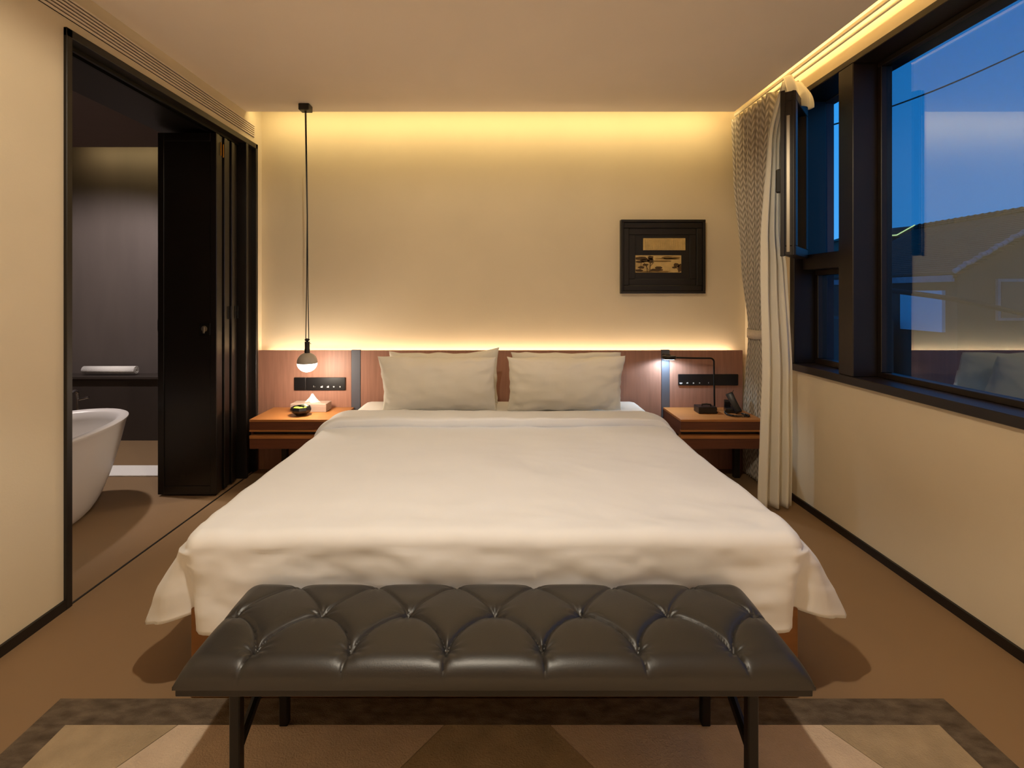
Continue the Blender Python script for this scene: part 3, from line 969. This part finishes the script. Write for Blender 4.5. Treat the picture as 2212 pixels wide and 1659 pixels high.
lathe('cord_stop', bx, PYY, [(0.006, gz + 0.138), (0.008, gz + 0.142), (0.017, gz + 0.15), (0.017, gz + 0.157), (0.01, gz + 0.162)], 'blackplastic', pd, n=20)
tube('cord', [(PX - 0.003, PYY, 2.65), (bx - 0.001, PYY, 1.9), (bx - 0.004, PYY, 1.4), (bx - 0.010, PYY, gz + 0.157)], 0.0032, 'blackplastic', pd, n=6)
tube('cord', [(PX + 0.004, PYY, 2.65), (bx + 0.001, PYY + .004, 1.9), (bx + 0.004, PYY + .002, 1.4), (bx + 0.011, PYY, gz + 0.157)], 0.0032, 'blackplastic', pd, n=6)
tube('cord_end', [(bx + 0.012, PYY, gz + 0.135), (bx + 0.02, PYY - .004, gz + 0.13), (bx + 0.029, PYY - .004, gz + 0.124)], 0.002, 'blackplastic', pd, n=6)
pl_ = bpy.data.lights.new('pendant_bulb_light', 'POINT'); pl_.energy = 5; pl_.color = (1.0, 0.84, 0.66); pl_.shadow_soft_size = 0.05
po = bpy.data.objects.new('pendant_bulb_light', pl_); COL.objects.link(po); po.location = (bx, PYY - 0.0, gz - 0.13)

# ---------------------------------------------------------------- reading lamp
rl = thing('reading_lamp', (1.625, 3.80, 0.478), 'slim black angled reading lamp with lit disc head above nightstand', 'lamp')
RYY = 3.82
lathe('lamp_base', 1.60, 3.85, [(0.045, 0.478), (0.045, 0.486), (0.04, 0.490)], 'blackmetal', rl, n=28)
arcp = [(1.617, RYY, 0.488), (1.615, RYY, 0.60), (1.612, RYY, 0.84)]
for i in range(1, 7):
    a = (PI / 2) * i / 6
    arcp.append((1.612 - 0.028 * (1 - math.cos(a)), RYY, 0.84 + 0.028 * math.sin(a)))
arcp += [(1.45, RYY, 0.869), (1.33, RYY, 0.872)]
tube('stem', arcp, 0.0065, 'blackmetal', rl, n=10)
lathe('lamp_head', 1.275, RYY, [(0.047, 0.862), (0.051, 0.866), (0.051, 0.882), (0.047, 0.887)], 'blackmetal', rl, n=32)
box('head_bracket', 1.258, 1.292, RYY + 0.01, HY - 0.004, 0.882, 0.892, 'blackmetal', rl, bevel=0.002)
lathe('led_disc', 1.275, RYY, [(0.040, 0.860), (0.040, 0.8625)], 'coolglow', rl, n=28)
ls = spot('reading_lamp_light', (1.275, RYY + 0.005, 0.855), (0, 0.1, -1), 5.5, (0.62, 0.82, 1.0), 168, 0.4, 0.02)

# ---------------------------------------------------------------- tissue box, bowl, sweets
tb = thing('tissue_box', (-1.405, 3.81, 0.478), 'grey-brown wooden tissue box with white tissue on nightstand', 'tissue box')
box('box_body', -1.54, -1.275, 3.755, 3.875, 0.4785, 0.538, 'tissuebox', tb, bevel=0.002)
tv = []
nu_, nv_ = 15, 9
for i in range(nu_):
    u = i / (nu_ - 1)
    for j in range(nv_):
        v = j / (nv_ - 1)
        hw = lerp(0.066, 0.010, v ** 0.9)
        tv.append((-1.40 + (u * 2 - 1) * hw + 0.008 * v, 3.815 + 0.014 * math.sin(u * 9 + v * 2) * (1 - v * .5) - 0.01 * v, 0.532 + 0.075 * v - 0.01 * abs(u * 2 - 1) * v + 0.004 * math.sin(u * 7)))
to = obj('tissue', tv, gridfaces(nu_, nv_), 'tissue', tb, smooth=True)
mo = to.modifiers.new('thick', 'SOLIDIFY'); mo.thickness = 0.002
bwx, bwy = -1.425, 3.665
bw_ = lathe('bowl', bwx, bwy, [(0.028, 0.4785), (0.038, 0.482), (0.068, 0.505), (0.074, 0.520), (0.066, 0.540), (0.061, 0.540), (0.064, 0.522), (0.05, 0.505), (0.01, 0.5)], 'blackplastic', n=9, smooth=False,
      label='small dark faceted bowl of green sweets on nightstand', cat='bowl')
def sweet(x, y, z, rx, ry, rz, rot, m, label):
    bm = bmesh.new()
    bmesh.ops.create_icosphere(bm, subdivisions=2, radius=1)
    R = Matrix.Rotation(rot, 3, 'Z')
    V = []
    for v in bm.verts:
        c = v.co * (1 + 0.18 * mn.noise(v.co * 2 + Vector((x * 50, y * 50, 0))))
        V.append(R @ Vector((c.x * rx, c.y * ry, c.z * rz)) + Vector((x, y, z)))
    bm.verts.index_update()
    F = [[v.index for v in f.verts] for f in bm.faces]
    bm.free()
    return obj('wrapped_sweet', V, F, m, smooth=True, label=label, cat='sweet', group='sweets in the dark bowl')
sweet(bwx - 0.03, bwy - 0.005, 0.530, 0.024, 0.016, 0.012, 0.3, 'green', 'green wrapped sweet against the dark bowl rim nearest the doorway')
sweet(bwx + 0.004, bwy - 0.028, 0.532, 0.026, 0.014, 0.011, 1.2, 'green', 'green wrapped sweet at the front rim of dark bowl')
sweet(bwx + 0.035, bwy - 0.018, 0.530, 0.022, 0.014, 0.011, 1.7, 'green', 'green wrapped sweet against the dark bowl rim nearest the bed')
sweet(bwx + 0.012, bwy + 0.02, 0.548, 0.028, 0.013, 0.010, -0.5, 'foil', 'silver foil wrapped sweet on top in the dark bowl')
sweet(bwx + 0.035, bwy + 0.012, 0.541, 0.018, 0.012, 0.010, 0.6, 'foil', 'small silver wrapped sweet at the rim of the dark bowl')

# ---------------------------------------------------------------- telephone and dock
ph = thing('telephone', (1.69, 3.72, 0.478), 'black desk telephone handset standing tilted in its cradle, cord looped', 'telephone')
def rotbox(dims, loc, rx=0, ry=0, rz=0):
    R = Matrix.Rotation(rz, 3, 'Z') @ Matrix.Rotation(ry, 3, 'Y') @ Matrix.Rotation(rx, 3, 'X')
    return lambda p: R @ p + Vector(loc)
v = boxdata(-0.035, 0.035, -0.05, 0.05, 0, 0.035, 0.006, 2, rotbox(0, (1.705, 3.765, 0.4785), rz=-0.3))
v2 = boxdata(-0.022, 0.022, -0.02, 0.02, 0, 0.06, 0.005, 2, rotbox(0, (1.70, 3.795, 0.50), rx=0.15, rz=-0.3))
obj('cradle', *merge(v, v2), 'blackplastic', ph)
hx_ = rotbox(0, (1.715, 3.71, 0.548), rx=-0.25, ry=-0.45, rz=-0.35)
obj('handset', *merge(boxdata(-0.024, 0.024, -0.012, 0.012, -0.062, 0.082, 0.007, 2, hx_), boxdata(-0.026, 0.026, -0.005, 0.030, 0.045, 0.085, 0.007, 2, hx_), boxdata(-0.026, 0.026, -0.005, 0.028, -0.066, -0.032, 0.007, 2, hx_)),
    'blackplastic', ph, smooth=True, sharp=40)
cpts = []
ctrl = [(1.745, 3.665, 0.490), (1.775, 3.63, 0.486), (1.765, 3.60, 0.486), (1.70, 3.60, 0.486), (1.655, 3.62, 0.486), (1.635, 3.66, 0.488), (1.64, 3.70, 0.494), (1.67, 3.735, 0.50)]
def crom(P, n=10):
    out = []
    P = [Vector(p) for p in P]
    for i in range(len(P) - 1):
        p0, p1, p2, p3 = P[max(i - 1, 0)], P[i], P[i + 1], P[min(i + 2, len(P) - 1)]
        for k in range(n):
            t = k / n
            out.append(0.5 * ((2 * p1) + (-p0 + p2) * t + (2 * p0 - 5 * p1 + 4 * p2 - p3) * t * t + (-p0 + 3 * p1 - 3 * p2 + p3) * t ** 3))
    out.append(P[-1])
    return out
base = crom(ctrl, 40)
coil = []
for i, p in enumerate(base):
    a = i * 1.1
    coil.append(p + Vector((0.0035 * math.cos(a), 0.0035 * math.cos(a), 0.0045 * math.sin(a))))
tube('coiled_cord', coil, 0.0032, 'blackplastic', ph, n=6)
tube('antenna', [(1.715, 3.79, 0.50), (1.728, 3.79, 0.60), (1.745, 3.79, 0.635)], 0.002, 'blackplastic', ph, n=6)
dk = thing('clock_dock', (1.52, 3.74, 0.478), 'small black box with a clip on top beside the telephone', 'clock')
box('dock_body', 1.452, 1.585, 3.70, 3.80, 0.4785, 0.528, 'blackplastic', dk, bevel=0.005, seg=2)
tube('clip', [(1.49, 3.74, 0.528), (1.49, 3.74, 0.54), (1.52, 3.735, 0.543), (1.55, 3.735, 0.54), (1.555, 3.735, 0.528)], 0.005, 'blackplastic', dk, n=8)
box('wrist_band', 1.575, 1.60, 3.72, 3.76, 0.4785, 0.49, 'blackplastic', dk, bevel=0.004)

# ---------------------------------------------------------------- curtains
def cloth(name, nz, ncol, fn, m, parent, width, thick=0.004):
    V, UV = [], []
    for i in range(ncol):
        u = i / (ncol - 1)
        for j in range(nz):
            V.append(fn(u, j / (nz - 1)))
            UV.append((u * width, V[-1].z))
    o = obj(name, V, gridfaces(ncol, nz), m, parent, smooth=True, uvs=UV)
    md = o.modifiers.new('thick', 'SOLIDIFY'); md.thickness = thick; md.offset = 0
    return o
cu = thing('curtain', (1.85, 3.65, 0.0), 'grey braided curtain gathered by a tieback beside headboard', 'curtain')
Y0T = [(0.0, 3.60), (0.5, 3.60), (1.05, 3.60), (1.10, 3.60), (1.6, 3.50), (2.2, 3.37), (2.67, 3.30)]
Y1T = [(0.0, 3.86), (0.5, 3.85), (1.05, 3.80), (1.10, 3.80), (1.6, 3.84), (2.2, 3.86), (2.67, 3.875)]
XCT = [(0.0, 1.878), (0.5, 1.876), (1.05, 1.876), (1.10, 1.876), (1.6, 1.855), (2.2, 1.815), (2.67, 1.80)]
AMT = [(0.0, 0.030), (0.5, 0.028), (1.03, 0.018), (1.10, 0.018), (1.6, 0.03), (2.2, 0.040), (2.67, 0.036)]
def cfn(u, v):
    z = lerp(0.012, 2.665, v)
    y = lerp(interp(Y0T, z), interp(Y1T, z), u)
    nf = 9
    a = 1.25 * interp(AMT, z)
    x = interp(XCT, z) + a * (1 - 2 * abs(math.sin(u * nf * PI + 0.2 * math.sin(z * 2))) ** 0.8) + 0.006 * fbm(u * 6, z * 1.2, 3, 2)
    return Vector((min(x, 1.915), y, z))
cloth('drape', 90, 220, cfn, 'curtain', cu, 1.5)
tie = []
for k in range(40):
    a = 2 * PI * k / 40
    for z in (1.035, 1.065, 1.10):
        tie.append((1.876 + 0.036 * math.copysign(abs(math.cos(a)) ** .7, math.cos(a)), 3.70 + 0.118 * math.copysign(abs(math.sin(a)) ** .7, math.sin(a)), z + 0.012 * math.cos(a)))
TF = [[k * 3 + j, ((k + 1) % 40) * 3 + j, ((k + 1) % 40) * 3 + j + 1, k * 3 + j + 1] for k in range(40) for j in range(2)]
t_o = obj('tieback', tie, TF, 'tie', cu, smooth=True, uvs=[(k // 3 * 0.02, p[2]) for k, p in enumerate(tie)])
md = t_o.modifiers.new('thick', 'SOLIDIFY'); md.thickness = 0.006

sh = thing('sheer_curtain', (1.74, 3.2, 0.0), 'white sheer curtain hanging bunched in front of the grey curtain', 'curtain')
SX0 = [(0.0, 1.625), (0.45, 1.645), (0.85, 1.658), (1.7, 1.675), (2.3, 1.715), (2.55, 1.74), (2.67, 1.765)]
SX1 = [(0.0, 1.845), (0.45, 1.845), (0.85, 1.845), (1.5, 1.83), (1.75, 1.80), (2.3, 1.80), (2.55, 1.83), (2.67, 1.88)]
SYT = [(0.0, 3.20), (0.9, 3.20), (1.5, 3.24), (2.4, 3.25), (2.67, 3.17)]
def sfn(u, v):
    z = lerp(0.012, 2.675, v)
    x = lerp(interp(SX0, z), interp(SX1, z), u)
    am = 0.010 + 0.014 * (1 - v)
    y = interp(SYT, z) + am * math.sin(u * 3.4 * 2 * PI + 0.8 * math.sin(z * 1.1)) + 0.02 * fbm(u * 5, z * .8, 9, 2)
    return Vector((x, y, z))
cloth('voile', 70, 130, sfn, 'sheer', sh, 0.8, 0.002)
def puff_fn(u, v):
    z = 2.685 - 0.19 * v - 0.03 * u + 0.015 * math.sin(u * 6)
    x = lerp(1.745, 1.875, u) + 0.02 * v * (1 - u) 
    y = 3.13 - 0.10 * math.sin(v * PI * 0.6) * (0.5 + u * .5) + 0.018 * math.sin(u * 14 + v * 2)
    return Vector((x, y, z))
cloth('caught_top', 24, 40, puff_fn, 'sheer', sh, 0.4, 0.002)

# ---------------------------------------------------------------- bathtub and bathroom things
bt = thing('bathtub', (-2.72, 2.65, 0), 'white freestanding oval bathtub seen through the opening', 'bathtub')
tcx, tcy, ta, tbb = -2.70, 2.66, 0.41, 0.86
def tubring(sc_a, sc_b, z, n=72, tilt=0.0):
    out = []
    for k in range(n):
        a = 2 * PI * k / n
        c, s_ = math.cos(a), math.sin(a)
        e = 0.92
        out.append(Vector((tcx + sc_a * math.copysign(abs(c) ** e, c), tcy + sc_b * math.copysign(abs(s_) ** e, s_), z + tilt * (s_ ** 2))))
    return out
rings = []
for i in range(13):
    t = (i / 12) ** 1.6
    k = lerp(0.55, 0.985, t ** 0.48)
    kb = lerp(0.66, 0.985, t ** 0.52)
    rings.append(tubring(ta * k, tbb * kb, 0.003 + 0.535 * t))
rings.append(tubring(ta, tbb, 0.547)); rings.append(tubring(ta, tbb, 0.557)); rings.append(tubring(ta - .012, tbb - .012, 0.563))
rings.append(tubring(ta - .045, tbb - .05, 0.560))
for i in range(10):
    t = i / 9
    rings.append(tubring((ta - .06) * lerp(1, .70, t ** 1.6), (tbb - .07) * lerp(1, .72, t ** 1.6), lerp(0.548, 0.14, t)))
V = [p for r in rings for p in r]
n = 72
F = []
for i in range(len(rings) - 1):
    for k in range(n):
        F.append([i * n + k, i * n + (k + 1) % n, (i + 1) * n + (k + 1) % n, (i + 1) * n + k])
F.append(list(range(n))); F.append([(len(rings) - 1) * n + k for k in range(n)])
obj('tub_shell', V, F, 'tub', bt, smooth=True, sharp=60)
fc = thing('bath_tap', (-3.02, 3.62, 0), 'chrome floor-standing bath tap with curved spout behind tub', 'tap')
tube('pipe', [(-2.98, 3.60, 0.0), (-2.98, 3.60, 0.60), (-2.975, 3.59, 0.655), (-2.96, 3.55, 0.675), (-2.93, 3.47, 0.665), (-2.92, 3.45, 0.64)], 0.011, 'chrome', fc)
tube('lever', [(-2.98, 3.60, 0.60), (-2.90, 3.60, 0.62)], 0.007, 'chrome', fc)
lathe('floor_flange', -2.98, 3.60, [(0.035, 0.0), (0.035, 0.012), (0.014, 0.016)], 'chrome', fc, n=20)
tw = thing('towel', (-3.35, 4.74, 0.596), 'rolled white towel lying on the dark bathroom ledge', 'towel')
spir = []
for i in range(60):
    a = i / 60 * 2 * PI * 2.6
    r = 0.012 + 0.030 * i / 60
    spir.append((r * math.cos(a), r * math.sin(a)))
V = []
for xx in (-3.86, -3.375):
    for (c, s_) in spir:
        V.append((xx, 4.74 + c, 0.641 + s_))
F = [[i, i + 1, 60 + i + 1, 60 + i] for i in range(59)]
to2 = obj('towel_roll', V, F, 'towel', tw, smooth=True)
md = to2.modifiers.new('thick', 'SOLIDIFY'); md.thickness = 0.007
box('bath_mat', -3.3, -2.33, 3.76, 3.98, 0.0005, 0.012, 'towel', bevel=0.004, seg=2, label='white bath mat on the bathroom floor behind the tub', cat='bath mat')

# ---------------------------------------------------------------- outside: neighbouring house, far roofs, cable
box('ground', 2.3, 60, -20, 80, -3.2, -3.0, 'ground', **ST)
hs = thing('house', (8.0, 8.3, -3.0), 'dark neighbouring house with tiled gable roof seen through window', 'house')
ex0, rxx, ex1 = 6.24, 7.97, 9.70
ez, rz_ = 1.64, 2.61
hy0, hy1 = 7.0, 9.75
obj('gable_wall', [(ex0 + .15, hy0 + .1, -3), (ex1 - .15, hy0 + .1, -3), (ex1 - .15, hy0 + .1, ez), (rxx, hy0 + .1, rz_ - .08), (ex0 + .15, hy0 + .1, ez),
                   (ex0 + .15, hy0 + .3, -3), (ex1 - .15, hy0 + .3, -3), (ex1 - .15, hy0 + .3, ez), (rxx, hy0 + .3, rz_ - .08), (ex0 + .15, hy0 + .3, ez)],
    [[0, 1, 2, 3, 4], [9, 8, 7, 6, 5]] + [[k, (k + 1) % 5, 5 + (k + 1) % 5, 5 + k] for k in range(5)], 'housewall', hs)
box('side_wall', ex0 + .15, ex0 + .35, hy0 + .3, hy1 - .1, -3, ez - .05, 'housewall', hs)
def slab(p0, p1, p2, p3, t):
    U = [Vector(p) for p in (p0, p1, p2, p3)]
    V = U + [p - Vector((0, 0, t)) for p in U]
    return V, [[0, 1, 2, 3], [7, 6, 5, 4]] + [[k, (k + 1) % 4, 4 + (k + 1) % 4, 4 + k] for k in range(4)]
obj('roof_slope', *slab((ex0, hy0, ez), (ex0, hy1, ez), (rxx, hy1, rz_), (rxx, hy0, rz_), 0.08), 'tile', hs)
obj('roof_slope', *slab((rxx, hy0, rz_), (rxx, hy1, rz_), (ex1, hy1, ez), (ex1, hy0, ez), 0.08), 'tile', hs)
for i in range(24):
    t0, t1 = i / 24, (i + 0.93) / 24
    p = Vector((lerp(ex0, rxx, t0), hy0 - .02, lerp(ez, rz_, t0) + .02)); q = Vector((lerp(ex0, rxx, t1), hy0 - .02, lerp(ez, rz_, t1) + .02))
    tube('barge_tile', [p + Vector((0, 0, 0.012 * (i % 3))), q], [0.035, 0.028], 'tileedge', hs, n=7)
for i in range(22):
    y = hy0 + i * (hy1 - hy0) / 22
    tube('ridge_tile', [(rxx, y, rz_ + .015), (rxx, y + 0.115, rz_ + .005)], [0.06, 0.05], 'tile', hs, n=7)
gw = box('gable_window', 6.92, 7.45, hy0 + .06, hy0 + .1, 0.98, 1.56, 'tileedge', hs)
box('window_pane', 6.96, 7.41, hy0 + .05, hy0 + .06, 1.02, 1.52, 'nightpane', gw)
box('eave_board', ex0 - .02, ex0 + .02, hy0, hy1, ez - .12, ez - .03, 'tileedge', hs)
box('white_side_panel', ex0 + .10, ex0 + .15, 6.99 + .3, 8.05, 0.80, 1.40, 'housewhite', hs)
box('annex', 5.4, 6.2, 8.0, 9.5, -3.0, 0.95, 'housewall', label='low dark annex standing beside the neighbouring house', cat='annex')
cable1 = [(4.0, 5.2, 3.25), (6.0, 5.6, 3.95), (8.5, 6.1, 4.9)]
tube('power_cable', crom([(2.9, 5.9, 3.05), (4.6, 6.0, 3.55), (6.2, 6.0, 4.22), (9.0, 6.2, 5.6)], 12), 0.010, 'black', n=6, label='black overhead power cable crossing the blue sky', cat='cable')
tube('drain_pipe', crom([(5.6, 7.3, 1.40), (6.2, 6.95, 1.28), (6.9, 6.6, 1.08), (7.6, 6.4, 0.95)], 10), 0.035, 'ground', n=8, label='dark sloping pipe below the roof eave of neighbouring house', cat='pipe')
fr_ = thing('pavilion', (15.8, 20.5, -3), 'distant dark pavilion whose roof edges are outlined in yellow light', 'pavilion')
obj('hip_roof', [(14.0, 20, 3.55), (17.6, 20, 3.65), (17.6, 22, 3.65), (14.0, 22, 3.55), (15.0, 21, 3.95), (16.75, 20.6, 4.10)], [[0, 1, 5, 4], [1, 2, 5], [2, 3, 4, 5], [3, 0, 4], [3, 2, 1, 0]], 'tile', fr_)
box('pavilion_body', 14.3, 18.5, 20.2, 22, -3, 3.6, 'housewall', fr_)
tube('light_line', [(14.2, 19.98, 3.56), (15.6, 19.98, 3.66), (16.75, 20.55, 4.12), (17.5, 19.98, 3.85)], 0.025, 'glowline', fr_, n=5)
